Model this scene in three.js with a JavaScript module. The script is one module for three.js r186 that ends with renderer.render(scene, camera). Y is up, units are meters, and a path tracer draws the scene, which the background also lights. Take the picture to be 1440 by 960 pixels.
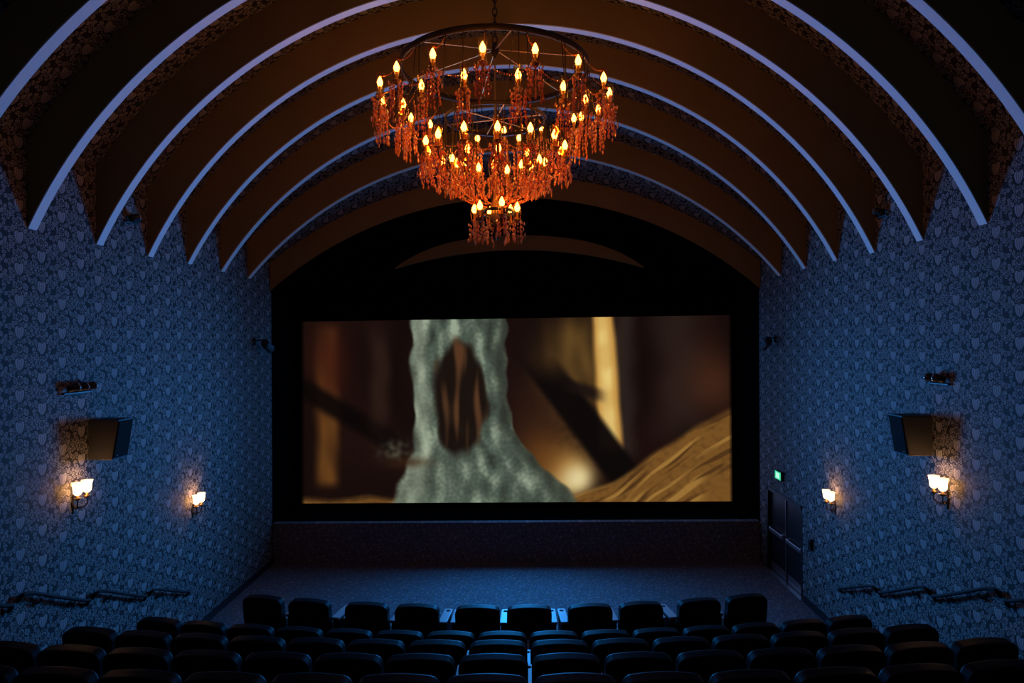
import * as THREE from 'three';
import { RoundedBoxGeometry } from 'three/addons/geometries/RoundedBoxGeometry.js';
import { mergeGeometries } from 'three/addons/utils/BufferGeometryUtils.js';
import { ImprovedNoise } from 'three/addons/math/ImprovedNoise.js';
import { RectAreaLightUniformsLib } from 'three/addons/lights/RectAreaLightUniformsLib.js';

// ------------------------------------------------------------------ camera, light, exposure
const HALF = 6.0;                 // half the width of the auditorium
const EYE = 5.4;                  // eye above the flat floor in front of the screen
const CAM_X = 0.18;
const scene = new THREE.Scene();
scene.background = new THREE.Color(0x000000);
const camera = new THREE.PerspectiveCamera(53.13, 1.5, 0.1, 100);
camera.position.set(CAM_X, EYE, 0);
camera.rotation.set(0, 0, -0.005);
camera.setViewOffset(1440, 960, -15, -2, 1440, 960);

RectAreaLightUniformsLib.init();
const renderer = new THREE.WebGLRenderer({ antialias: true });
renderer.toneMapping = THREE.LinearToneMapping;
renderer.toneMappingExposure = 1.0;
renderer.shadowMap.enabled = true;

// the light the cinema screen throws into the hall, as large as the picture
const SCREEN = { x0: -5.75, x1: 5.80, y0: 1.115, y1: 6.06, z: -18.36 };
// (a projection screen sends most of its light straight back at the seats: a soft wide beam plus a weak even glow)
const BLUE = new THREE.Color().setRGB(0.02, 0.32, 1.0);
const screenBeam = new THREE.SpotLight(BLUE, 188, 0, 1.31, 1, 2);
screenBeam.name = 'screen_beam';
screenBeam.position.set(0, 3.5, SCREEN.z + 0.5);
screenBeam.target.position.set(0, 3.5, 0);
screenBeam.castShadow = true; screenBeam.shadow.radius = 45;
scene.add(screenBeam, screenBeam.target);
const screenLight = new THREE.RectAreaLight(BLUE, 0.5, SCREEN.x1 - SCREEN.x0, SCREEN.y1 - SCREEN.y0);
screenLight.name = 'screen_light';
screenLight.position.set((SCREEN.x0 + SCREEN.x1) / 2, (SCREEN.y0 + SCREEN.y1) / 2, SCREEN.z + 0.04);
screenLight.rotation.y = Math.PI;  // faces the seats
scene.add(screenLight);

// ------------------------------------------------------------------ helpers
let seed = 20240711;
const rnd = () => { seed = (seed * 1664525 + 1013904223) >>> 0; return seed / 4294967296; };
const noise = new ImprovedNoise();
const lin = (r, g, b) => new THREE.Color().setRGB(r, g, b);
const std = (o) => new THREE.MeshStandardMaterial(o);
const taken = new Map();
function numbered(name) {
  const n = taken.get(name) || 0; taken.set(name, n + 1);
  return n ? `${name}_${String(n).padStart(3, '0')}` : name;
}
function shade(m) { m.castShadow = true; m.receiveShadow = true; return m; }
function part(name, geometry, material, parent) {
  const m = shade(new THREE.Mesh(geometry, material)); m.name = name; parent.add(m); return m;
}
function thing(name, label, category, pos = [0, 0, 0], turn = 0, group) {
  const o = new THREE.Group(); o.name = numbered(name); o.position.set(...pos); o.rotation.y = turn;
  o.userData = { label, category }; if (group) o.userData.group = group;
  scene.add(o); return o;
}
function struct(name, label, category, geometry, material) {
  const o = geometry ? shade(new THREE.Mesh(geometry, material)) : new THREE.Group();
  o.name = name; o.userData = { kind: 'structure', label, category }; scene.add(o); return o;
}
const box = (w, h, d, x = 0, y = 0, z = 0) => new THREE.BoxGeometry(w, h, d).translate(x, y, z);
const rbox = (w, h, d, r, x = 0, y = 0, z = 0, s = 2) => new RoundedBoxGeometry(w, h, d, s, r).translate(x, y, z);
function uvMetres(g, fn) {          // uv from positions, in units of one pattern repeat
  const p = g.attributes.position, uv = new Float32Array(p.count * 2);
  for (let i = 0; i < p.count; i++) { const [u, v] = fn(p.getX(i), p.getY(i), p.getZ(i)); uv[2 * i] = u; uv[2 * i + 1] = v; }
  g.setAttribute('uv', new THREE.BufferAttribute(uv, 2)); return g;
}
const plain = (g) => { const q = g.index ? g.toNonIndexed() : g; for (const k of Object.keys(q.attributes)) if (k !== 'position' && k !== 'normal') q.deleteAttribute(k); return q; };
const join = (list) => mergeGeometries(list.map(plain));
function rod(a, b, r, seg = 8, r2 = r) {
  const A = new THREE.Vector3(...a), B = new THREE.Vector3(...b), d = B.clone().sub(A), L = d.length();
  const g = new THREE.CylinderGeometry(r2, r, L, seg);
  g.applyQuaternion(new THREE.Quaternion().setFromUnitVectors(new THREE.Vector3(0, 1, 0), d.normalize()));
  return g.translate((A.x + B.x) / 2, (A.y + B.y) / 2, (A.z + B.z) / 2);
}
const tube = (pts, r, seg = 24, rs = 8) => new THREE.TubeGeometry(new THREE.CatmullRomCurve3(pts.map((p) => new THREE.Vector3(...p))), seg, r, rs, false);
const lathe = (pts, seg = 16) => new THREE.LatheGeometry(pts.map(([x, y]) => new THREE.Vector2(x, y)), seg);

// ------------------------------------------------------------------ wallpaper: pale tulips, roses and leaves on a dark ground
const TILE_W = 0.78, TILE_H = 0.39;
function wallpaperCanvas() {
  const W = 1024, H = 512, c = document.createElement('canvas'); c.width = W; c.height = H;
  const g = c.getContext('2d');
  g.fillStyle = '#0e0d10'; g.fillRect(0, 0, W, H);
  const PALE = ['#9c9b9c', '#929193', '#a09f9c'], INK = '#0e0d10';
  function wrapped(x, y, draw) {
    for (const ox of [-W, 0, W]) for (const oy of [-H, 0, H]) { g.save(); g.translate(x + ox, y + oy); draw(); g.restore(); }
  }
  function leaf(x, y, a, L, w, tone) {
    wrapped(x, y, () => {
      g.rotate(a); g.beginPath(); g.moveTo(0, 0);
      g.bezierCurveTo(w, -L * 0.25, w, -L * 0.7, 0, -L); g.bezierCurveTo(-w, -L * 0.7, -w, -L * 0.25, 0, 0);
      g.fillStyle = PALE[tone]; g.fill(); g.strokeStyle = INK; g.lineWidth = 13; g.stroke();
      g.lineWidth = 6; g.beginPath(); g.moveTo(0, 0); g.lineTo(0, -L * 0.8);
      for (const t of [0.3, 0.5]) { g.moveTo(0, -L * t); g.lineTo(w * 0.45, -L * (t + 0.14)); g.moveTo(0, -L * t); g.lineTo(-w * 0.45, -L * (t + 0.14)); }
      g.stroke();
    });
  }
  function tulip(x, y) {
    wrapped(x, y, () => {
      g.scale(1.12, 1.12); g.beginPath(); g.moveTo(0, 108);
      g.bezierCurveTo(-70, 70, -104, 0, -92, -66); g.bezierCurveTo(-74, -112, -34, -98, 0, -72);
      g.bezierCurveTo(34, -98, 74, -112, 92, -66); g.bezierCurveTo(104, 0, 70, 70, 0, 108);
      g.fillStyle = PALE[0]; g.fill(); g.strokeStyle = INK; g.lineWidth = 14; g.stroke();
      g.lineWidth = 7; g.beginPath();
      g.moveTo(0, 96); g.bezierCurveTo(-44, 40, -50, -20, -40, -70); g.moveTo(0, 96); g.bezierCurveTo(44, 40, 50, -20, 40, -70);
      g.moveTo(0, 60); g.lineTo(0, -40); g.stroke();
    });
  }
  function rose(x, y) {
    for (let k = 0; k < 7; k++) {
      const a = k / 7 * Math.PI * 2;
      wrapped(x + Math.cos(a) * 50, y + Math.sin(a) * 50, () => {
        g.rotate(a); g.beginPath(); g.ellipse(0, 0, 36, 42, 0, 0, 7); g.fillStyle = PALE[k % 3]; g.fill(); g.strokeStyle = INK; g.lineWidth = 13; g.stroke();
      });
    }
    wrapped(x, y, () => {
      for (const [r, w] of [[46, 12], [30, 10], [13, 8]]) {
        g.beginPath(); g.arc(0, 0, r, 0, 7); g.fillStyle = r === 30 ? '#4c494d' : PALE[1]; g.fill(); g.strokeStyle = INK; g.lineWidth = w; g.stroke();
      }
      for (let k = 0; k < 6; k++) { g.beginPath(); g.arc(Math.cos(k * 1.05) * 30, Math.sin(k * 1.05) * 30, 12, k, k + 2.6); g.lineWidth = 5; g.stroke(); }
    });
  }
  function stem(x, y, pts) {
    wrapped(x, y, () => { g.beginPath(); g.moveTo(0, 0); g.bezierCurveTo(...pts); g.strokeStyle = PALE[1]; g.lineWidth = 9; g.stroke(); });
  }
  for (let k = 0; k < 80; k++) leaf(rnd() * W, rnd() * H, rnd() * 6.28, 84 + rnd() * 50, 40 + rnd() * 20, k % 3);
  for (const [cx, ty] of [[256, 128], [768, 384]]) {
    const ry = (ty + 256) % 512;
    stem(cx, ty + 100, [30, 40, -60, 60, 0, 110]); stem(cx - 60, ry - 30, [-90, -30, -120, -90, -190, -60]);
    stem(cx + 60, ry + 30, [90, 30, 120, 90, 190, 60]);
    for (const [dx, dy, a, L, w, t] of [
      [-105, -70, -0.7, 110, 42, 1], [105, -70, 0.7, 110, 42, 2], [-128, 10, -1.7, 105, 38, 2], [128, 10, 1.7, 105, 38, 1],
      [-90, 80, -2.5, 100, 36, 1], [90, 80, 2.5, 100, 36, 0], [-150, 108, -0.9, 84, 32, 0], [150, 108, 0.9, 84, 32, 2],
      [-168, -96, -2.1, 84, 30, 2], [168, -96, 2.1, 84, 30, 1], [0, -112, 0.15, 70, 30, 1], [-40, 118, 2.7, 62, 26, 2], [44, 118, -2.7, 62, 26, 0]]) leaf(cx + dx, ty + dy, a, L * 1.12, w * 1.3, t);
    rose(cx, ry); tulip(cx, ty);
  }
  const t = new THREE.CanvasTexture(c); t.colorSpace = THREE.SRGBColorSpace; t.wrapS = t.wrapT = THREE.RepeatWrapping; return t;
}
const paperMap = wallpaperCanvas();
const wallpaper = std({ name: 'wallpaper', map: paperMap, color: 0xffffff, roughness: 0.75 });

// carpet: fine mottled pile with small scattered figures
function carpetTexture(base, specks, n) {
  const N = 512, data = new Uint8Array(N * N * 4);
  for (let y = 0; y < N; y++) for (let x = 0; x < N; x++) {
    const k = (y * N + x) * 4, v = 0.8 + 0.4 * rnd();
    for (let j = 0; j < 3; j++) data[k + j] = Math.min(255, base[j] * v); data[k + 3] = 255;
  }
  for (let i = 0; i < n; i++) {
    const cx = rnd() * N, cy = rnd() * N, r = 3 + rnd() * 7, col = specks[Math.floor(rnd() * specks.length)], a0 = rnd() * 6.28, lobes = 3 + Math.floor(rnd() * 3);
    for (let dy = -12; dy <= 12; dy++) for (let dx = -12; dx <= 12; dx++) {
      const q = Math.hypot(dx, dy), a = Math.atan2(dy, dx);
      if (q > r * (0.65 + 0.35 * Math.cos(lobes * a + a0))) continue;
      const k = ((((cy + dy) & 511) * N) + ((cx + dx) & 511)) * 4;
      for (let j = 0; j < 3; j++) data[k + j] = col[j] * (0.85 + 0.3 * rnd());
    }
  }
  const t = new THREE.DataTexture(data, N, N); t.colorSpace = THREE.SRGBColorSpace; t.wrapS = t.wrapT = THREE.RepeatWrapping;
  t.magFilter = THREE.LinearFilter; t.minFilter = THREE.LinearFilter; t.needsUpdate = true; return t;
}
const carpet = std({ name: 'carpet', map: carpetTexture([90, 90, 98], [[150, 142, 146], [158, 128, 104], [48, 48, 60], [128, 134, 152]], 620), roughness: 0.95 });

const M = {
  ribFace: std({ name: 'rib_paint', color: lin(0.26, 0.17, 0.06), roughness: 0.75 }),
  ribWhite: std({ name: 'rib_soffit_paint', color: lin(0.80, 0.79, 0.78), roughness: 0.55 }),
  black: new THREE.MeshPhysicalMaterial({ name: 'black_cloth', color: lin(0.0025, 0.0025, 0.003), roughness: 1, specularIntensity: 0 }),
  darkTrim: std({ name: 'dark_trim', color: lin(0.012, 0.012, 0.016), roughness: 0.5 }),
  seatLeather: new THREE.MeshPhysicalMaterial({ name: 'seat_leather', color: lin(0.006, 0.006, 0.008), roughness: 0.5, specularIntensity: 0.17 }),
  armPlastic: std({ name: 'arm_plastic', color: lin(0.40, 0.40, 0.42), roughness: 0.45 }),
  cupDark: std({ name: 'cup_well', color: lin(0.01, 0.01, 0.012), roughness: 0.5 }),
  blackMetal: std({ name: 'black_metal', color: lin(0.02, 0.02, 0.022), roughness: 0.45, metalness: 0.4 }),
  iron: std({ name: 'wrought_iron', color: lin(0.045, 0.03, 0.02), roughness: 0.5, metalness: 0.6 }),
  brass: std({ name: 'brass', color: lin(0.55, 0.34, 0.14), roughness: 0.35, metalness: 0.9 }),
  chrome: std({ name: 'chrome', color: lin(0.75, 0.75, 0.78), roughness: 0.12, metalness: 1 }),
  speakerBox: std({ name: 'speaker_cabinet', color: lin(0.010, 0.009, 0.008), roughness: 0.6 }),
  grille: new THREE.MeshPhysicalMaterial({ name: 'speaker_grille', color: lin(0.007, 0.007, 0.009), roughness: 0.9, specularIntensity: 0.3 }),
  whiteDot: std({ name: 'badge', color: lin(0.8, 0.8, 0.8), roughness: 0.3 }),
  doorPaint: std({ name: 'door_paint', color: lin(0.018, 0.018, 0.024), roughness: 0.4 }),
  steel: std({ name: 'brushed_steel', color: lin(0.5, 0.5, 0.52), roughness: 0.35, metalness: 0.85 }),
  gunmetal: std({ name: 'gunmetal', color: lin(0.06, 0.06, 0.07), roughness: 0.4, metalness: 0.5 }),
  railBlack: std({ name: 'rail_black', color: lin(0.006, 0.006, 0.008), roughness: 0.8 }),
  candle: std({ name: 'candle_sleeve', color: lin(0.45, 0.22, 0.07), roughness: 0.5 }),
  bulb: std({ name: 'candle_bulb', color: lin(0.9, 0.7, 0.4), emissive: lin(1.0, 0.52, 0.12), emissiveIntensity: 20, roughness: 0.4 }),
  wallBulb: std({ name: 'sconce_bulb', color: lin(0.9, 0.8, 0.6), emissive: lin(1.0, 0.66, 0.34), emissiveIntensity: 9, roughness: 0.4 }),
  amber: new THREE.MeshPhysicalMaterial({ name: 'amber_crystal', color: lin(1.0, 0.46, 0.17), roughness: 0.05, transmission: 0.4, thickness: 0, ior: 1.6, flatShading: true }),
  clearCrystal: new THREE.MeshPhysicalMaterial({ name: 'pale_crystal', color: lin(1.0, 0.72, 0.5), roughness: 0.04, transmission: 0.4, thickness: 0, ior: 1.7, flatShading: true }),
  amberGlass: new THREE.MeshPhysicalMaterial({ name: 'amber_glass', color: lin(0.95, 0.58, 0.26), roughness: 0.06, transmission: 1, thickness: 0, ior: 1.5 }),
  frosted: new THREE.MeshPhysicalMaterial({ name: 'clear_glass_shade', color: lin(0.95, 0.88, 0.78), roughness: 0.8, transmission: 0.6, thickness: 0, ior: 1.5 }),
};

// ------------------------------------------------------------------ ribs of the ceiling: z, height of the arc's centre, inner radius
const RIB_DEPTH = 0.54, RIB_THICK = 0.145;
const RIBS = [
  [-5.81, 4.03, 6.636], [-7.18, 4.03, 6.636], [-8.53, 4.03, 6.636], [-9.90, 4.03, 6.636], [-11.26, 4.03, 6.636],
  [-12.60, 3.77, 6.768], [-13.99, 3.19, 7.056], [-15.36, 1.93, 7.788], [-16.72, -0.16, 9.108], [-18.08, -3.50, 11.40]];
function arcAt(z) {                 // arc of the ribs' lower edge at any z
  const a = RIBS; if (z >= a[0][0]) return [a[0][1], a[0][2]];
  for (let i = 0; i + 1 < a.length; i++) if (z >= a[i + 1][0]) {
    const t = (a[i][0] - z) / (a[i][0] - a[i + 1][0]); return [a[i][1] + (a[i + 1][1] - a[i][1]) * t, a[i][2] + (a[i + 1][2] - a[i][2]) * t];
  }
  return [a[a.length - 1][1], a[a.length - 1][2]];
}
function vaultShell(z0, z1, steps) {
  const NX = 56, rows = [], thick = 0.25; let pos = [], idx = [], uv = [];
  const sheet = (lift) => {
    const base = pos.length / 3;
    for (let j = 0; j <= steps; j++) {
      const z = z0 + (z1 - z0) * j / steps, [k, r0] = arcAt(z), r = r0 + RIB_DEPTH, amax = Math.asin(HALF / r);
      for (let i = 0; i <= NX; i++) {
        const a = -amax + 2 * amax * i / NX;
        pos.push(Math.sin(a) * (r + lift), k + Math.cos(a) * (r + lift), z); uv.push(-z / TILE_W, a * r / TILE_H);
      }
    }
    for (let j = 0; j < steps; j++) for (let i = 0; i < NX; i++) {
      const p = base + j * (NX + 1) + i, q = p + NX + 1;
      if (lift) idx.push(p, q, p + 1, q, q + 1, p + 1); else idx.push(p, p + 1, q, q, p + 1, q + 1);
    }
    return base;
  };
  sheet(0); sheet(thick);
  const g = new THREE.BufferGeometry();
  g.setAttribute('position', new THREE.Float32BufferAttribute(pos, 3)); g.setAttribute('uv', new THREE.Float32BufferAttribute(uv, 2));
  g.setIndex(idx); g.computeVertexNormals(); return g;
}
const BACK = 3.0, FRONT = -16.80, END = -18.6;
struct('ceiling', 'barrel vaulted ceiling papered with a pale flower pattern between the ribs', 'ceiling', vaultShell(BACK, -16.72, 90), wallpaper);
struct('ceiling_001', 'black vault above the recess that holds the screen', 'ceiling', vaultShell(-16.72, END, 12), M.black);

RIBS.slice(0, 9).forEach(([z, k, r], i) => {
  const inner = Math.asin(HALF / r), outer = Math.asin(HALF / (r + RIB_DEPTH)), s = new THREE.Shape(), N = 72;
  for (let n = 0; n <= N; n++) { const a = -inner + 2 * inner * n / N, x = Math.sin(a) * r, y = k + Math.cos(a) * r; n ? s.lineTo(x, y) : s.moveTo(x, y); }
  for (let n = 0; n <= N; n++) { const a = outer - 2 * outer * n / N; s.lineTo(Math.sin(a) * (r + RIB_DEPTH + 0.02), k + Math.cos(a) * (r + RIB_DEPTH + 0.02)); }
  s.closePath();
  const g = new THREE.ExtrudeGeometry(s, { depth: RIB_THICK, bevelEnabled: false }).translate(0, 0, z - RIB_THICK);
  const words = ['nearest the viewer, above the top corners', 'first whose ends leave the picture at the top corners', 'second from the viewer, wide bright underside', 'third from the viewer, behind the chandelier chain',
    'fourth from the viewer, crossing behind the chandelier ring', 'fifth from the viewer', 'sixth from the viewer', 'seventh from the viewer, thin underside', 'last before the dark screen recess'];
  const o = struct(`trim_${i + 1}`, `brown ceiling rib with pale underside, ${words[i]}`, 'ceiling rib', g, M.ribFace);
  if (i > 7) o.userData.label = 'brown arch framing the dark screen recess';
  // the underside: a thin white board bent to the arc
  const pos = [], idx = [];
  for (let n = 0; n <= N; n++) {
    const a = -inner + 2 * inner * n / N;
    for (const [rr, zz] of [[r - 0.012, z + 0.004], [r - 0.012, z - RIB_THICK - 0.004], [r + 0.004, z - RIB_THICK - 0.004], [r + 0.004, z + 0.004]]) pos.push(Math.sin(a) * rr, k + Math.cos(a) * rr, zz);
  }
  for (let n = 0; n < N; n++) for (let e = 0; e < 4; e++) { const a = n * 4 + e, b = n * 4 + (e + 1) % 4; idx.push(a, b, a + 4, b, b + 4, a + 4); }
  const sg = new THREE.BufferGeometry(); sg.setAttribute('position', new THREE.Float32BufferAttribute(pos, 3)); sg.setIndex(idx);
  const flat = sg.toNonIndexed(); flat.computeVertexNormals();
  part('soffit', flat, i > 7 ? M.black : M.ribWhite, o);
});

{ // low crescent-shaped pelmet hanging in the dark recess above the screen
  const [z, k, r] = RIBS[9], s = new THREE.Shape(), N = 40, w = 3.3, xc = 0.1, yy = (x) => k + Math.sqrt(r * r - x * x) - 0.04;
  for (let n = 0; n <= N; n++) { const x = -w + 2 * w * n / N; n ? s.lineTo(x + xc, yy(x)) : s.moveTo(x + xc, yy(x)); }
  for (let n = N; n >= 0; n--) { const x = -w + 2 * w * n / N; s.lineTo(x + xc, yy(x) + 0.03 + 0.36 * (1 - (x / w) ** 4)); }
  struct('trim_10', 'low brown crescent pelmet in the dark recess above the screen', 'pelmet', new THREE.ExtrudeGeometry(s, { depth: 0.1, bevelEnabled: false }).translate(0, 0, z - 0.1), M.ribFace);
}

// ------------------------------------------------------------------ walls
const WALL_TOP = 8.2, T = 0.25;
function wallBox(x, z0, z1, y0, y1) {
  return uvMetres(box(T, y1 - y0, z0 - z1, x, (y0 + y1) / 2, (z0 + z1) / 2), (px, py, pz) => [-pz / TILE_W, py / TILE_H]);
}
const DOOR = { z0: -14.25, z1: -16.30, h: 1.96 };
struct('wall_left', 'left wall papered with pale tulips and roses on a dark ground', 'wall', wallBox(-HALF - T / 2, BACK, FRONT, 0, WALL_TOP), wallpaper);
const right = mergeGeometries([wallBox(HALF + T / 2, BACK, DOOR.z0, 0, WALL_TOP), wallBox(HALF + T / 2, DOOR.z0, DOOR.z1, DOOR.h, WALL_TOP), wallBox(HALF + T / 2, DOOR.z1, FRONT, 0, WALL_TOP)]);
struct('wall_right', 'right wall papered with pale tulips and roses, exit door at its far end', 'wall', right, wallpaper);
struct('wall_back', 'plain rear wall behind the viewer', 'wall', box(2 * HALF + 2 * T, 12, T, 0, 6, BACK + T / 2), M.darkTrim);
const rec = struct('wall_recess', 'black walls of the recess around the screen', 'wall');
for (const s of [-1, 1]) part('side_wall', box(T, 9, FRONT - END, s * (HALF + T / 2), 4.5, (FRONT + END) / 2), M.black, rec);
part('end_wall', box(2 * HALF + 2 * T, 9.5, 0.2, 0, 4.75, END - 0.1), M.black, rec);
struct('wall_stage_front', 'low carpeted stage front below the screen', 'wall', uvMetres(box(2 * HALF, 0.98, 0.2, 0, 0.49, FRONT - 0.12), (x, y, z) => [x / 1.3, y / 1.3]), carpet);
struct('floor_stage', 'black stage floor under the screen', 'floor', box(2 * HALF, 0.06, FRONT - END - 0.24, 0, 0.95, (FRONT + END) / 2 - 0.11), M.black);

// ------------------------------------------------------------------ floor, curved seating tiers
struct('floor', 'flat patterned carpet floor in front of the screen', 'floor', uvMetres(box(2 * HALF + 2 * T, 0.2, BACK - END, 0, -0.1, (BACK + END) / 2), (x, y, z) => [x / 1.3, z / 1.3]), carpet);
// rows bend round towards the screen, the front ones more
const bend = (x, curve) => -(x * x) / (2 * curve);
const TIERS = [[-9.62, 0.55, 26], [-8.10, 0.98, 33], [-6.80, 1.38, 42], [-5.52, 1.80, 46], [-4.30, 2.22, 50], [-3.05, 2.64, 50], [-1.80, 3.06, 50], [-0.55, 3.48, 50]];
TIERS.forEach(([z, y, curve], i) => {
  const below = i ? TIERS[i - 1][1] : 0, s = new THREE.Shape(), N = 24;
  for (let n = 0; n <= N; n++) { const x = -HALF + 2 * HALF * n / N; n ? s.lineTo(x, -(z + bend(x, curve))) : s.moveTo(x, -(z + bend(x, curve))); }
  s.lineTo(HALF, -BACK); s.lineTo(-HALF, -BACK); s.closePath();
  const g = new THREE.ExtrudeGeometry(s, { depth: y - below, bevelEnabled: false }).rotateX(-Math.PI / 2).translate(0, below, 0);
  uvMetres(g, (x, yy, zz) => [x / 1.3, (zz + yy) / 1.3]);
  struct(`floor_tier_${i + 1}`, `carpeted seating step ${i + 1} rising from the screen`, 'floor', g, carpet);
});
struct('baseboard_left', 'dark skirting along the foot of the left wall', 'baseboard', box(0.03, 0.14, 7.0, -HALF + 0.015, 0.07, -13.3), M.darkTrim);
const bbr = struct('baseboard_right', 'dark skirting along the foot of the right wall', 'baseboard', box(0.03, 0.14, DOOR.z0 + 0.08 > -9.8 ? 1 : 4.35, HALF - 0.015, 0.07, -11.98), M.darkTrim);

// exit door in the right wall
{
  const d = struct('door_1', 'dark double exit door with steel push bars in the right wall', 'door');
  const w = (DOOR.z0 - DOOR.z1) / 2, zc = (DOOR.z0 + DOOR.z1) / 2;
  for (const s of [-1, 1]) {
    const leaf = part('door_leaf', rbox(0.05, DOOR.h - 0.08, w - 0.05, 0.01, HALF + 0.09, DOOR.h / 2 - 0.03, zc + s * (w / 2 - 0.012)), M.doorPaint, d);
    part('push_bar', join([rbox(0.04, 0.09, w - 0.22, 0.015, HALF + 0.01, 0.98, zc + s * (w / 2)), box(0.05, 0.11, 0.08, HALF + 0.04, 0.98, zc + s * (w / 2 - 0.36)), box(0.05, 0.11, 0.08, HALF + 0.04, 0.98, zc + s * (w / 2 + 0.36))]), M.steel, leaf);
    part('kick_plate', box(0.004, 0.18, w - 0.16, HALF + 0.063, 0.13, zc + s * (w / 2 - 0.012)), M.steel, leaf);
  }
  part('center_strip', box(0.03, DOOR.h - 0.08, 0.03, HALF + 0.055, DOOR.h / 2 - 0.03, zc), M.steel, d);
  part('frame', join([box(0.16, DOOR.h, 0.07, HALF + 0.07, DOOR.h / 2, DOOR.z0 - 0.035), box(0.16, DOOR.h, 0.07, HALF + 0.07, DOOR.h / 2, DOOR.z1 + 0.035), box(0.16, 0.07, DOOR.z0 - DOOR.z1, HALF + 0.07, DOOR.h - 0.035, zc)]), M.darkTrim, d);
  part('backing', box(0.04, DOOR.h, DOOR.z0 - DOOR.z1, HALF + 0.2, DOOR.h / 2, zc), M.black, d);
  part('threshold', box(0.2, 0.012, DOOR.z0 - DOOR.z1, HALF + 0.04, 0.006, zc), M.steel, d);
}

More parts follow.
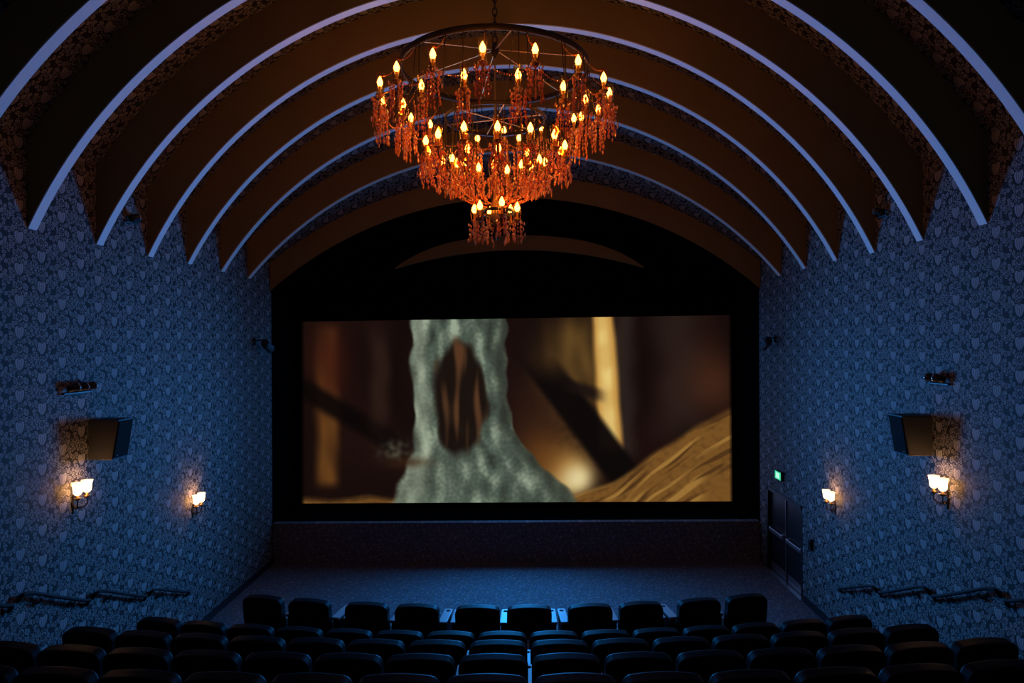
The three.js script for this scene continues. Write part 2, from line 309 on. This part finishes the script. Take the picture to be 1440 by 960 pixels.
// ------------------------------------------------------------------ the screen
// a dim forest scene in browns and golds with a mossy stump: a plain stand-in for the film frame
function screenTexture() {
  const W = 1208, H = 524, data = new Uint8Array(W * H * 4);
  const ss = (a, b, x) => { const t = Math.min(1, Math.max(0, (x - a) / (b - a))); return t * t * (3 - 2 * t); };
  const band = (x, a, b, soft) => ss(a - soft, a + soft, x) * (1 - ss(b - soft, b + soft, x));
  const blob = (x, y, cx, cy, rx, ry, p = 1) => Math.exp(-Math.pow(((x - cx) / rx) ** 2 + ((y - cy) / ry) ** 2, p));
  const nz = (x, y, s, q = 0) => noise.noise(x * s + 13.7, y * s + 4.1, q);
  for (let j = 0; j < H; j++) for (let i = 0; i < W; i++) {
    const x = i / W * 604, y = (1 - j / H) * 262;            // frame coordinates, y down
    let c = [20, 11, 9];
    const mix = (col, a) => { a = Math.min(1, Math.max(0, a)); c = c.map((v, n) => v + (col[n] - v) * a); };
    const warp = 7 * nz(x, y, 0.02), n1 = nz(x, y * 0.35, 0.05, 3), n2 = nz(x, y, 0.11, 7);
    mix([44, 22, 16], 0.45 * (0.5 + nz(x, y * 0.4, 0.02, 1)));
    mix([112, 70, 30], (0.8 + 0.4 * n1) * band(x + warp * 0.5, 22, 50, 9) * band(y, 8, 236, 10) * (0.45 + 0.55 * ss(10, 130, y)));
    mix([70, 28, 16], 0.7 * blob(x, y, 40, 60, 28, 60));
    mix([12, 7, 6], 0.9 * band(x * 0.62 - y * 1 + 96, -16, 16, 9) * (1 - ss(120, 150, x)));
    mix([52, 34, 26], 0.7 * band(x + warp, 96, 122, 10) * band(y, 20, 150, 30));
    mix([104, 76, 36], (0.8 + 0.5 * n1) * blob(x, y, 382, 70, 52, 74, 1.6));
    mix([78, 54, 28], (0.5 + 0.5 * n2) * blob(x, y, 380, 150, 40, 60));
    mix([60, 34, 22], 0.6 * blob(x, y, 330, 150, 46, 70));
    mix([70, 66, 60], 0.35 * band(x + warp, 440, 466, 12) * (1 - ss(180, 230, y)));
    mix([62, 46, 40], 0.5 * band(x + warp * 2, 500, 560, 26) * (1 - ss(130, 200, y)));
    mix([92, 52, 34], 0.6 * blob(x, y, 578, 96, 40, 46));
    const tl = 409 + y * 0.045 + warp * 0.25, tr = 438 + y * 0.07 + warp * 0.2;
    mix([214, 160, 78], 0.95 * band(x, tl, tr, 5) * (1 - ss(176, 200, y)));
    mix([255, 226, 142], 0.8 * band(x, tl + 6, tr - 8, 6) * (1 - ss(170, 194, y)) * (0.55 + 0.5 * ss(-0.4, 0.4, nz(x, y, 0.03, 9))));
    mix([236, 184, 96], 0.9 * blob(x, y, 372, 222, 34, 34, 1.2)); mix([255, 240, 182], 0.95 * blob(x, y, 384, 228, 22, 20, 1.2));
    mix([120, 74, 30], 0.7 * blob(x, y, 340, 200, 40, 40));
    mix([14, 9, 8], 0.97 * band((x - 320) * 0.84 - (y - 40) * 0.62, -26, 20, 6) * ss(40, 100, y));
    mix([26, 18, 16], 0.85 * band((x - 360) * 0.3 - (y - 92) * 0.95 + 0, -8, 8, 6) * band(x, 370, 420, 14));
    const dune = 262 - 8 - 128 * ss(360, 640, x) - 6 * nz(x, 0, 0.02);
    mix([124, 84, 38], (1 - 0.25 * n2) * ss(-4, 10, y - dune));
    const along = (y - dune);
    mix([176, 132, 64], 0.75 * ss(-4, 10, along) * ss(0.1, 0.5, noise.noise(along * 0.09 + x * 0.008, x * 0.012, 2)));
    mix([70, 44, 22], 0.7 * ss(-4, 10, along) * ss(0.1, 0.5, noise.noise(along * 0.13 + x * 0.01 + 9, x * 0.016, 5)));
    // one thick old tree trunk, pale with lichen and hollow in the middle, running out of the top of the picture
    const wob = 5 * nz(0, y, 0.025, 4), half = 66 + 5 * nz(x, y, 0.04, 5) + 66 * ss(120, 280, y) ** 1.6, spread = (x - 222 - 32 * ss(120, 270, y) - wob) / half;
    const moss = 0.5 + 0.5 * noise.noise(spread * 5, y * 0.02, 12) + 0.4 * nz(x, y * 0.45, 0.06, 14) + 0.14 * nz(x, y, 0.2, 2);
    const inside = 1 - ss(0.95, 1.05, Math.abs(spread));
    mix([80, 92, 80], inside); mix([160, 174, 150], inside * ss(0.4, 1.05, moss)); mix([44, 48, 40], inside * 0.85 * ss(0.5, 0.0, moss));
    mix([196, 206, 178], 0.6 * inside * band(spread, -0.98, -0.7, 0.12) * (0.5 + 0.6 * moss)); mix([40, 40, 32], 0.5 * inside * ss(0.6, 1.0, spread));
    const hol = ss(0.3, 0.62, blob(x, y, 222 + wob, 112, 40, 86, 1.8) + 0.2 * nz(x, y * 0.5, 0.06, 31)) * inside;
    mix([26, 16, 11], 0.95 * hol); mix([118, 76, 46], 0.7 * hol * ss(-0.05, 0.45, noise.noise(x * 0.07, y * 0.012, 21)));
    mix([150, 156, 128], 0.5 * blob(x, y, 132, 188, 22, 14) * (0.6 + 0.8 * n2)); mix([60, 36, 20], 0.7 * blob(x, y, 150, 204, 30, 8));
    const fade = 0.35 + 0.65 * Math.min(ss(0, 5, x), ss(0, 5, 604 - x));
    const k = (j * W + i) * 4;
    for (let n = 0; n < 3; n++) data[k + n] = Math.max(0, Math.min(255, c[n] * fade)); data[k + 3] = 255;
  }
  const t = new THREE.DataTexture(data, W, H); t.colorSpace = THREE.SRGBColorSpace; t.magFilter = THREE.LinearFilter; t.minFilter = THREE.LinearFilter; t.needsUpdate = true; return t;
}
{
  const s = thing('cinema_screen', 'wide cinema screen showing a brown forest picture, framed in black', 'screen', [0, 0, SCREEN.z]);
  // the projected picture, slightly keystoned as it falls
  const c = [[-5.78, 1.115], [5.80, 1.115], [5.78, 6.12], [-5.76, 6.00]], N = 16, pos = [], uv = [], idx = [];
  for (let j = 0; j <= N; j++) for (let i = 0; i <= N; i++) {
    const u = i / N, v = j / N, L = (a, b, t) => a + (b - a) * t;
    pos.push(L(L(c[0][0], c[1][0], u), L(c[3][0], c[2][0], u), v), L(L(c[0][1], c[1][1], u), L(c[3][1], c[2][1], u), v), 0); uv.push(u, v);
  }
  for (let j = 0; j < N; j++) for (let i = 0; i < N; i++) { const p = j * (N + 1) + i; idx.push(p, p + 1, p + N + 1, p + 1, p + N + 2, p + N + 1); }
  const g = new THREE.BufferGeometry(); g.setAttribute('position', new THREE.Float32BufferAttribute(pos, 3)); g.setAttribute('uv', new THREE.Float32BufferAttribute(uv, 2)); g.setIndex(idx); g.computeVertexNormals();
  const tex = screenTexture();
  part('projected_picture', g, std({ name: 'screen_picture', color: 0x000000, emissive: 0xffffff, emissiveMap: tex, emissiveIntensity: 0.85, roughness: 0.9 }), s);
  part('screen_cloth', box(11.9, 5.4, 0.04, 0, 3.62, -0.03), M.black, s);
  const frame = part('masking', join([box(11.98, 0.18, 0.05, 0, 0.98, 0.03), box(11.98, 0.3, 0.05, 0, 6.35, 0.03)]), M.black, s);
}

// ------------------------------------------------------------------ cinema chairs
// one unit: back towards +z, sitter faces the screen (-z); origin on the floor under the backrest
function backShape() {
  const s = new THREE.Shape(), w = 0.335, h0 = 0.20, h1 = 1.13, r = 0.085;
  s.moveTo(-w + 0.05, h0); s.lineTo(w - 0.05, h0); s.quadraticCurveTo(w - 0.01, h0, w - 0.005, h0 + 0.06);
  s.lineTo(w, h1 - r); s.quadraticCurveTo(w - 0.005, h1 - 0.005, w - r, h1); s.quadraticCurveTo(0, h1 + 0.035, -w + r, h1);
  s.quadraticCurveTo(-w + 0.005, h1 - 0.005, -w, h1 - r); s.lineTo(-w + 0.005, h0 + 0.06); s.quadraticCurveTo(-w + 0.01, h0, -w + 0.05, h0);
  const g = new THREE.ExtrudeGeometry(s, { depth: 0.10, bevelEnabled: true, bevelSize: 0.025, bevelThickness: 0.03, bevelSegments: 3, curveSegments: 6 }).translate(0, 0, -0.10);
  g.rotateX(0.10); return g.translate(0, 0.01, -0.05);
}
const G = { back: backShape(), seat: rbox(0.56, 0.17, 0.58, 0.06, 0, 0.45, -0.42), base: join([rbox(0.50, 0.30, 0.46, 0.02, 0, 0.2, -0.40), box(0.54, 0.05, 0.56, 0, 0.025, -0.38)]) };
function armSet(w, L, top, front) {   // side panel, moulded top with a cup well sunk at its front end
  const zc = front + L / 2, s = new THREE.Shape(), h = w / 2, a = L / 2, b = -L / 2;
  s.moveTo(-h + 0.02, b); s.lineTo(h - 0.02, b); s.quadraticCurveTo(h, b, h, b + 0.02); s.lineTo(h, a - 0.04); s.quadraticCurveTo(h, a, h - 0.04, a); s.lineTo(-h + 0.04, a); s.quadraticCurveTo(-h, a, -h, a - 0.04); s.lineTo(-h, b + 0.02); s.quadraticCurveTo(-h, b, -h + 0.02, b);
  const r = h * 0.7, hole = new THREE.Path(); hole.absarc(0, a - h - 0.025, r, 0, Math.PI * 2, true); s.holes.push(hole);
  return {
    body: rbox(w - 0.02, top - 0.06, L - 0.04, 0.025, 0, (top - 0.06) / 2 + 0.02, zc),
    top: new THREE.ExtrudeGeometry(s, { depth: 0.03, bevelEnabled: true, bevelSize: 0.007, bevelThickness: 0.007, bevelSegments: 2, curveSegments: 10 }).rotateX(-Math.PI / 2).translate(0, top - 0.037, zc),
    well: lathe([[0, -0.028], [r * 0.9, -0.028], [r * 0.98, 0.0]], 18).translate(0, top - 0.004, zc - (a - h - 0.025)),
  };
}
const ARMS = { front: armSet(0.125, 0.56, 0.87, -0.66), other: armSet(0.095, 0.50, 0.80, -0.62) };
function makeSeat(arms, label, group, A) {
  const t = thing('cinema_chair', label, 'chair', [0, 0, 0], 0, group);
  part('backrest', G.back, M.seatLeather, t); part('seat_cushion', G.seat, M.seatLeather, t); part('base', G.base, M.darkTrim, t);
  for (const x of arms) {
    const a = part('armrest', A.body, M.seatLeather, t); a.position.x = x;
    part('arm_top', A.top, M.armPlastic, a); part('cup_holder', A.well, M.cupDark, a);
  }
  return t;
}
const ORD = ['first', 'second', 'third', 'fourth', 'fifth', 'sixth', 'seventh', 'eighth', 'ninth', 'tenth', 'eleventh', 'twelfth', 'thirteenth', 'fourteenth', 'fifteenth'];
const seatKinds = new Map();
function placeSeat(arms, x, y, z0, label, group, curve, style = 'other') {
  const key = style + arms.join(); let t;
  if (seatKinds.has(key)) { t = seatKinds.get(key).clone(); t.name = numbered('cinema_chair'); t.userData = { label, category: 'chair', group }; scene.add(t); }
  else { t = makeSeat(arms, label, group, ARMS[style]); seatKinds.set(key, t); }
  t.position.set(x, y, z0 + bend(x, curve)); t.rotation.y = x / curve; return t;
}
// front row: five pairs, a shared arm inside each pair
{
  const pair = 0.83, gap = 0.98;
  // seats from left to right: pairs spaced with two arms between them
  const xs = [];
  for (let p = -2; p <= 2; p++) { const c = -0.15 + p * (pair + gap); xs.push([c - pair / 2, true], [c + pair / 2, false]); }
  xs.forEach(([sx, first], i) => placeSeat(first ? [-0.39, 0.415] : [0.39], sx, 0, -10.97, `dark leather cinema chair, ${ORD[i]} from the left in the front row`, 'front row chairs', 18, 'front'));
}
const ROWS = [[-9.96, 0, 'second', 26], [-8.40, 0.55, 'third', 33], [-7.08, 0.98, 'fourth', 42], [-5.82, 1.38, 'fifth', 46]];
for (const [z, y, word, curve] of ROWS) for (let i = 0; i < 15; i++) {
  const x = -0.14 + (i - 7) * 0.757;
  placeSeat(i === 14 ? [-0.3785, 0.3785] : [-0.3785], x, y, z, `dark leather cinema chair, ${ORD[i]} from the left in the ${word} row`, `${word} row chairs`, curve);
}

// ------------------------------------------------------------------ chandelier
{
  const t = thing('chandelier', 'large tiered iron chandelier with candle bulbs and amber crystal drops', 'chandelier', [-0.19, 9.24, -9.6]);
  const Y = (y) => y - 9.24;
  const ring = (R, y, r, h) => lathe([[R - r, y - h], [R + r, y - h], [R + r, y + h], [R - r, y + h], [R - r, y - h]], 72);
  part('top_ring', ring(1.31, Y(9.24), 0.018, 0.035), M.iron, t);
  part('lower_ring', ring(0.70, Y(8.54), 0.012, 0.022), M.iron, t);
  part('bottom_ring', ring(0.26, Y(7.24), 0.01, 0.02), M.iron, t);
  part('stem', lathe([[0.012, Y(9.42)], [0.014, Y(8.62)], [0.05, Y(8.56)], [0.02, Y(8.48)], [0.016, Y(7.5)], [0.06, Y(7.36)], [0.07, Y(7.2)], [0.03, Y(7.08)]], 12), M.brass, t);
  part('finial', lathe([[0.0, Y(6.84)], [0.04, Y(6.86)], [0.055, Y(6.92)], [0.03, Y(6.98)], [0.07, Y(7.04)], [0.02, Y(7.12)]], 12), M.iron, t);
  const hub = part('hub', lathe([[0.0, Y(9.62)], [0.03, Y(9.62)], [0.06, Y(9.5)], [0.03, Y(9.44)], [0.012, Y(9.40)]], 12), M.iron, t);
  for (let k = 0; k < 6; k++) {
    const a = k / 6 * Math.PI * 2 + 0.3, c = Math.cos(a), s = Math.sin(a);
    part('suspension_rod', rod([c * 0.03, Y(9.52), s * 0.03], [c * 1.30, Y(9.26), s * 1.30], 0.009, 6), M.brass, t);
    part('tie_rod', rod([c * 1.28, Y(9.22), s * 1.28], [c * 0.70, Y(8.56), s * 0.70], 0.006, 6), M.iron, t);
    part('spoke', rod([c * 0.02, Y(8.54), s * 0.02], [c * 0.70, Y(8.54), s * 0.70], 0.008, 6), M.brass, t);
    part('lower_tie_rod', rod([c * 0.70, Y(8.52), s * 0.70], [c * 0.26, Y(7.25), s * 0.26], 0.005, 6), M.iron, t);
  }
  // chain up to the vault
  for (let k = 0; k < 15; k++) {
    const g = new THREE.TorusGeometry(0.045, 0.011, 6, 14); g.scale(0.75, 1.35, 1); if (k % 2) g.rotateY(Math.PI / 2);
    part('chain_link', g.translate(0, Y(9.66) + k * 0.098, 0), M.iron, t);
  }
  part('ceiling_rose', lathe([[0, Y(11.14)], [0.18, Y(11.14)], [0.16, Y(11.07)], [0.03, Y(11.02)], [0, Y(11.02)]], 16), M.iron, t);

  // crystal drops: long facetted pendants and small beads
  const dropGeo = (w, L) => { const g = new THREE.OctahedronGeometry(1, 0).scale(w, L, w); return plain(g); };
  function cluster(count, R, L, variant) {
    const list = [];
    const strands = count;
    for (let s = 0; s < strands; s++) {
      const a = s / strands * 6.283 + rnd() * 0.4, q = R * (0.75 + 0.35 * rnd()); let y = -0.02 - rnd() * 0.04; const end = -L * (0.65 + 0.35 * rnd());
      while (y > end) {
        const w = 0.010 + rnd() * 0.010, h = w * (1.3 + rnd() * 0.9), fall = 1 + 0.25 * Math.sin(y * 9);
        list.push(dropGeo(w, h).rotateY(rnd() * 3).translate(Math.cos(a) * q * fall, y - h, Math.sin(a) * q * fall)); y -= 2 * h + 0.012 * rnd();
      }
      list.push(dropGeo(0.016, 0.034 + rnd() * 0.02).rotateY(rnd() * 3).translate(Math.cos(a) * q, y - 0.035, Math.sin(a) * q));
    }
    const g = mergeGeometries(list); g.computeVertexNormals(); return g;
  }
  const clusters = [0, 1, 2].map((v) => cluster(9, 0.10, 0.40, v));
  const midClusters = [0, 1, 2].map((v) => cluster(9, 0.10, 0.27, v));
  const clearDrops = [0, 1].map((v) => cluster(4, 0.115, 0.24, v));
  const shortClusters = [0, 1].map((v) => cluster(6, 0.07, 0.24, v));
  const bulbGeo = lathe([[0.0, 0.135], [0.012, 0.118], [0.033, 0.074], [0.040, 0.046], [0.028, 0.014], [0.014, 0]], 10);
  const candleGeo = lathe([[0.014, 0], [0.016, -0.12], [0.05, -0.125], [0.06, -0.11], [0.062, -0.115], [0.04, -0.14], [0.015, -0.17], [0.0, -0.17]], 12);
  const sleeveGeo = lathe([[0.048, -0.10], [0.056, -0.02], [0.056, 0.10], [0.062, 0.17]], 14);
  let nLamp = 0;
  function lamp(R, y, a, hang, glow) {
    const g = new THREE.Group(); g.name = 'candle_lamp'; g.position.set(Math.cos(a) * R, Y(y), Math.sin(a) * R); g.rotation.y = rnd() * 6.28; t.add(g);
    part('candle', candleGeo, M.candle, g); part('glass_sleeve', sleeveGeo, M.amberGlass, g);
    const b = part('bulb', bulbGeo, M.bulb, g);
    const cl = part('crystal_drops', hang[nLamp % hang.length], M.amber, g); cl.position.y = -0.11; cl.userData.kind = 'stuff';
    const cd = part('clear_drops', clearDrops[nLamp % 2], M.clearCrystal, g); cd.position.y = -0.10; cd.userData.kind = 'stuff'; nLamp++;
    if (glow) { const l = new THREE.PointLight(lin(1, 0.56, 0.20), glow); l.position.set(0, 0.045, 0); l.castShadow = true; l.shadow.radius = 1; l.name = 'candle_light'; g.add(l); }
    return g;
  }
  const arms = (n, R0, y0, R1, y1, off) => { for (let k = 0; k < n; k++) { const a = (k + off) / n * Math.PI * 2, c = Math.cos(a), s = Math.sin(a); part('arm', tube([[c * R0, Y(y0), s * R0], [c * (R0 * 0.6 + R1 * 0.4), Y(y1) - 0.26, s * (R0 * 0.6 + R1 * 0.4)], [c * R1 * 0.97, Y(y1) - 0.27, s * R1 * 0.97], [c * R1, Y(y1) - 0.16, s * R1]], 0.008, 14, 5), M.iron, t); } };
  const tiers = [[16, 1.60, 8.82, 0.13, clusters, 4, 1.31, 9.22, 0.38], [12, 1.28, 8.62, 0.5, clusters, 0, 1.31, 9.22], [14, 0.98, 8.08, 0.35, midClusters, 0, 0.70, 8.52], [9, 0.62, 7.92, 0.1, midClusters, 3, 0.70, 8.52, 0.26], [6, 0.31, 7.26, 0.2, shortClusters, 6, 0.26, 7.24, 0.14]];
  for (const [n, R, y, off, hang, every, R0, y0, glow] of tiers) {
    arms(n, R0, y0, R, y, off);
    for (let k = 0; k < n; k++) lamp(R, y + (rnd() - 0.5) * 0.07, (k + off) / n * Math.PI * 2, hang, every && k % every === 0 ? glow : 0);
  }
  // bead swags between the top ring and the outer candles, and the basket of strands under the lower ring
  function swag(p, q, sag, n, w) {
    const list = [];
    for (let k = 0; k <= n; k++) { const u = k / n; list.push(dropGeo(w, w * 1.5).rotateY(rnd() * 3).translate(p[0] + (q[0] - p[0]) * u, p[1] + (q[1] - p[1]) * u - sag * 4 * u * (1 - u), p[2] + (q[2] - p[2]) * u)); }
    return list;
  }
  for (let k = 0; k < 16; k++) {
    const a = (k + 0.13) / 16 * Math.PI * 2, b = (k + 1.13) / 16 * Math.PI * 2, P = (R, y, w) => [Math.cos(w) * R, Y(y), Math.sin(w) * R];
    part('bead_swag', mergeGeometries([...swag(P(1.31, 9.20, a), P(1.58, 8.95, a), 0.06, 12, 0.009), ...swag(P(1.6, 8.72, a), P(1.6, 8.72, b), 0.16, 22, 0.011)]), M.amber, t).userData.kind = 'stuff';
  }
  for (let k = 0; k < 14; k++) {
    const a = (k + 0.35) / 14 * Math.PI * 2, b = (k + 1.35) / 14 * Math.PI * 2, P = (R, y, w) => [Math.cos(w) * R, Y(y), Math.sin(w) * R];
    part('bead_swag', mergeGeometries([...swag(P(0.98, 7.98, a), P(0.98, 7.98, b), 0.14, 18, 0.011), ...swag(P(0.95, 7.9, a), P(0.28, 7.36, a), 0.10, 30, 0.010), ...swag(P(0.62, 7.75, a), P(0.24, 7.40, b), 0.08, 20, 0.010)]), M.amber, t).userData.kind = 'stuff';
  }
  for (let k = 0; k < 6; k++) {
    const a = k / 6 * Math.PI * 2; part('bead_swag', mergeGeometries([...swag([Math.cos(a) * 0.3, Y(7.2), Math.sin(a) * 0.3], [0, Y(7.02), 0], 0.08, 12, 0.010)]), M.amber, t).userData.kind = 'stuff';
  }
}

// ------------------------------------------------------------------ wall fixtures; built for the left wall (room is +x), turned round for the right wall
function wallThing(name, label, category, side, y, z, group) { return thing(name, label, category, [side * HALF, y, z], side > 0 ? Math.PI : 0, group); }

function sconce(side, y, z, label) {
  const t = wallThing('wall_sconce', label, 'wall lamp', side, y, z, 'candle wall lamps');
  part('back_plate', lathe([[0, 0.02], [0.05, 0.018], [0.06, 0.0], [0, 0]], 16).rotateZ(-Math.PI / 2).translate(0, -0.20, 0), M.iron, t);
  part('back_plate', join([rbox(0.02, 0.26, 0.07, 0.008, 0.01, -0.20, 0)]), M.iron, t);
  for (const s of [-1, 1]) {
    const z1 = s * 0.10;
    part('arm', tube([[0.01, -0.22, 0], [0.06, -0.26, z1 * 0.4], [0.12, -0.22, z1], [0.12, -0.13, z1]], 0.009, 16, 6), M.iron, t);
    part('candle_cup', lathe([[0, -0.13], [0.03, -0.13], [0.05, -0.10], [0.016, -0.095], [0.016, -0.04], [0, -0.04]], 12).translate(0.12, 0, z1), M.brass, t);
    part('bulb', lathe([[0.0, 0.09], [0.01, 0.078], [0.028, 0.03], [0.03, 0.005], [0.018, -0.03], [0.014, -0.04]], 12).translate(0.12, 0, z1), M.wallBulb, t);
    part('glass_shade', lathe([[0.03, -0.06], [0.055, -0.03], [0.06, 0.05], [0.075, 0.11]], 16).translate(0.12, 0, z1), M.frosted, t);
    const l = new THREE.PointLight(lin(1, 0.50, 0.22), 0.52); l.position.set(0.12, 0.03, z1); l.castShadow = true; l.shadow.radius = 1.2; l.name = 'sconce_light'; t.add(l);
  }
}
sconce(-1, 3.42, -9.38, 'glowing candle wall lamp on the left wall below the speaker');
sconce(-1, 2.50, -12.75, 'glowing candle wall lamp on the left wall, the one closer to the screen');
sconce(1, 3.42, -9.38, 'glowing candle wall lamp on the right wall below the speaker');
sconce(1, 2.50, -12.75, 'glowing candle wall lamp on the right wall near the exit door');

function speaker(side, label) {
  const t = wallThing('wall_speaker', label, 'speaker', side, 4.05, -9.84, 'surround speakers');
  const s = new THREE.Shape(); s.moveTo(0.04, -0.27); s.lineTo(0.36, -0.27); s.lineTo(0.45, 0.28); s.lineTo(0.04, 0.28); s.closePath();
  const g = new THREE.ExtrudeGeometry(s, { depth: 0.36, bevelEnabled: true, bevelSize: 0.008, bevelThickness: 0.008, bevelSegments: 2 }).translate(0, 0, -0.18);
  part('cabinet', g, M.speakerBox, t);
  const f = part('grille', rbox(0.016, 0.53, 0.34, 0.006, 0, 0, 0), M.grille, t); f.position.set(0.417, 0.005, 0); f.rotation.z = -0.162;
  part('badge', box(0.006, 0.02, 0.03, 0.385, -0.215, -side * 0.10), M.whiteDot, t);
  part('bracket', join([rbox(0.05, 0.3, 0.12, 0.01, 0.025, 0, 0)]), M.blackMetal, t);
}
speaker(-1, 'dark wedge-shaped surround speaker on the left wall'); speaker(1, 'dark wedge-shaped surround speaker on the right wall');

// bar of small spotlights aimed at the screen end
function spotBar(side, y, z, n, label, group) {
  const t = wallThing('spotlight_bar', label, 'spotlight', side, y, z, group), f = side;
  part('base_bar', rbox(0.05, 0.025, 0.10 + n * 0.17, 0.01, 0.03, -0.075, 0), M.gunmetal, t);
  part('back_box', rbox(0.06, 0.10, 0.2, 0.012, 0.03, 0.0, f * (0.05 + n * 0.09)), M.blackMetal, t);
  for (let k = 0; k < n; k++) {
    const h = part('spot_head', lathe([[0, -0.07], [0.045, -0.065], [0.052, 0.02], [0.056, 0.07], [0.05, 0.07], [0.046, 0.03]], 18).rotateZ(-Math.PI / 2 + 0.25), M.blackMetal, t);
    h.position.set(0.09, 0.0, (k - (n - 1) / 2) * 0.18); h.rotation.y = f * -0.0 + (side < 0 ? 1.0 : -1.0);
    part('lens', lathe([[0, 0.05], [0.046, 0.035], [0.05, 0.028]], 18).rotateZ(-Math.PI / 2 + 0.25), M.chrome, h);
    part('rim', new THREE.TorusGeometry(0.052, 0.011, 6, 20).rotateX(Math.PI / 2).translate(0, 0.07, 0).rotateZ(-Math.PI / 2 + 0.25), M.chrome, h);
  }
}
spotBar(-1, 4.82, -9.42, 3, 'bar of three small spotlights on the left wall above the speaker', 'spotlight bars');
spotBar(1, 4.88, -9.48, 2, 'bar of two small spotlights on the right wall above the speaker', 'spotlight bars');
spotBar(-1, 7.40, -10.72, 1, 'small spotlight high on the left wall between two ribs', 'high spotlights');
spotBar(1, 7.48, -10.95, 1, 'small spotlight high on the right wall between two ribs', 'high spotlights');

// dark stage spotlights on brackets beside the screen recess
function bracketSpot(side, label) {
  const t = wallThing('stage_spotlight', label, 'spotlight', side, 5.42, -15.75, 'stage spotlights');
  part('bracket', join([rbox(0.04, 0.16, 0.12, 0.01, 0.02, 0.04, 0), rod([0.02, 0.06, 0], [0.24, 0.09, -side * 0 - 0.12], 0.016), rod([0.24, 0.09, -0.12], [0.24, 0.0, -0.12], 0.014)]), M.blackMetal, t);
  const h = part('lamp_housing', lathe([[0, -0.2], [0.07, -0.19], [0.09, -0.1], [0.09, 0.14], [0.105, 0.2], [0.1, 0.2], [0.085, 0.15]], 18), M.blackMetal, t);
  h.position.set(0.24, -0.06, -0.12 * 1); h.rotation.set(side < 0 ? -1.9 : 1.9, 0, 0);
  part('lens', lathe([[0, 0.15], [0.085, 0.14], [0.088, 0.13]], 18), M.cupDark, h);
}
bracketSpot(-1, 'black bracketed stage spotlight on the left wall beside the screen'); bracketSpot(1, 'black bracketed stage spotlight on the right wall beside the screen');

// handrails: three sloping lengths on brackets along each side
function handrail(side, label) {
  const t = wallThing('handrail', label, 'handrail', side, 0, 0, 'wall handrails');
  const runs = [[-12.45, 0.92, -11.2, 1.36], [-11.05, 1.36, -9.75, 1.86], [-9.6, 1.84, -8.3, 2.36], [-8.15, 2.32, -6.9, 2.82]];
  for (const [za, ya, zb, yb] of runs) {
    const q = -side;                // local z runs the other way once turned round
    const A = (z) => (side > 0 ? -z : z), zA = A(za), zB = A(zb);
    part('rail', tube([[0.02, ya - 0.10, zA], [0.075, ya - 0.02, zA], [0.085, ya + 0.01, zA + (zB - zA) * 0.08], [0.085, (ya + yb) / 2, (zA + zB) / 2], [0.085, yb - 0.01, zA + (zB - zA) * 0.92], [0.075, yb, zB], [0.02, yb - 0.08, zB]], 0.024, 36, 10), M.railBlack, t);
    for (const u of [0.25, 0.75]) {
      const z = zA + (zB - zA) * u, y = ya + (yb - ya) * u;
      part('bracket', join([rod([0.0, y - 0.09, z], [0.08, y - 0.07, z], 0.012), rod([0.08, y - 0.07, z], [0.085, y - 0.02, z], 0.012), new THREE.CylinderGeometry(0.04, 0.04, 0.012, 12).rotateZ(Math.PI / 2).translate(0.006, y - 0.09, z)]), M.blackMetal, t);
    }
  }
}
handrail(-1, 'dark stepped handrail along the left wall above the seats'); handrail(1, 'dark stepped handrail along the right wall above the seats');

// exit sign above the door
{
  const t = wallThing('exit_sign', 'small green lit exit sign on the right wall above the door', 'sign', 1, 2.38, -15.42);
  part('housing', rbox(0.07, 0.20, 0.36, 0.01, 0.035, 0, 0), M.blackMetal, t);
  const green = std({ name: 'sign_green', color: lin(0.05, 0.3, 0.15), emissive: lin(0.06, 0.75, 0.36), emissiveIntensity: 0.9 }), white = std({ name: 'sign_white', color: lin(0.6, 0.8, 0.7), emissive: lin(0.5, 1.0, 0.72), emissiveIntensity: 0.95 });
  const f = part('lit_face', box(0.008, 0.17, 0.33, 0.073, 0, 0), green, t);
  part('pale_panel', box(0.004, 0.12, 0.2, 0.078, 0.0, 0.0), white, f);
  const l = new THREE.RectAreaLight(lin(0.2, 1, 0.55), 0.8, 0.33, 0.17); l.position.set(0.09, 0, 0); l.rotation.y = -Math.PI / 2; l.name = 'exit_sign_light'; t.add(l);
}
// small switch box beside the door
{
  const t = wallThing('switch_box', 'small dark switch box on the right wall beside the exit door', 'switch', 1, 1.30, -13.78);
  part('case', rbox(0.06, 0.22, 0.12, 0.01, 0.03, 0, 0), M.blackMetal, t); part('button', rbox(0.02, 0.05, 0.05, 0.006, 0.065, 0.03, 0), M.darkTrim, t);
}
renderer.render(scene, camera);
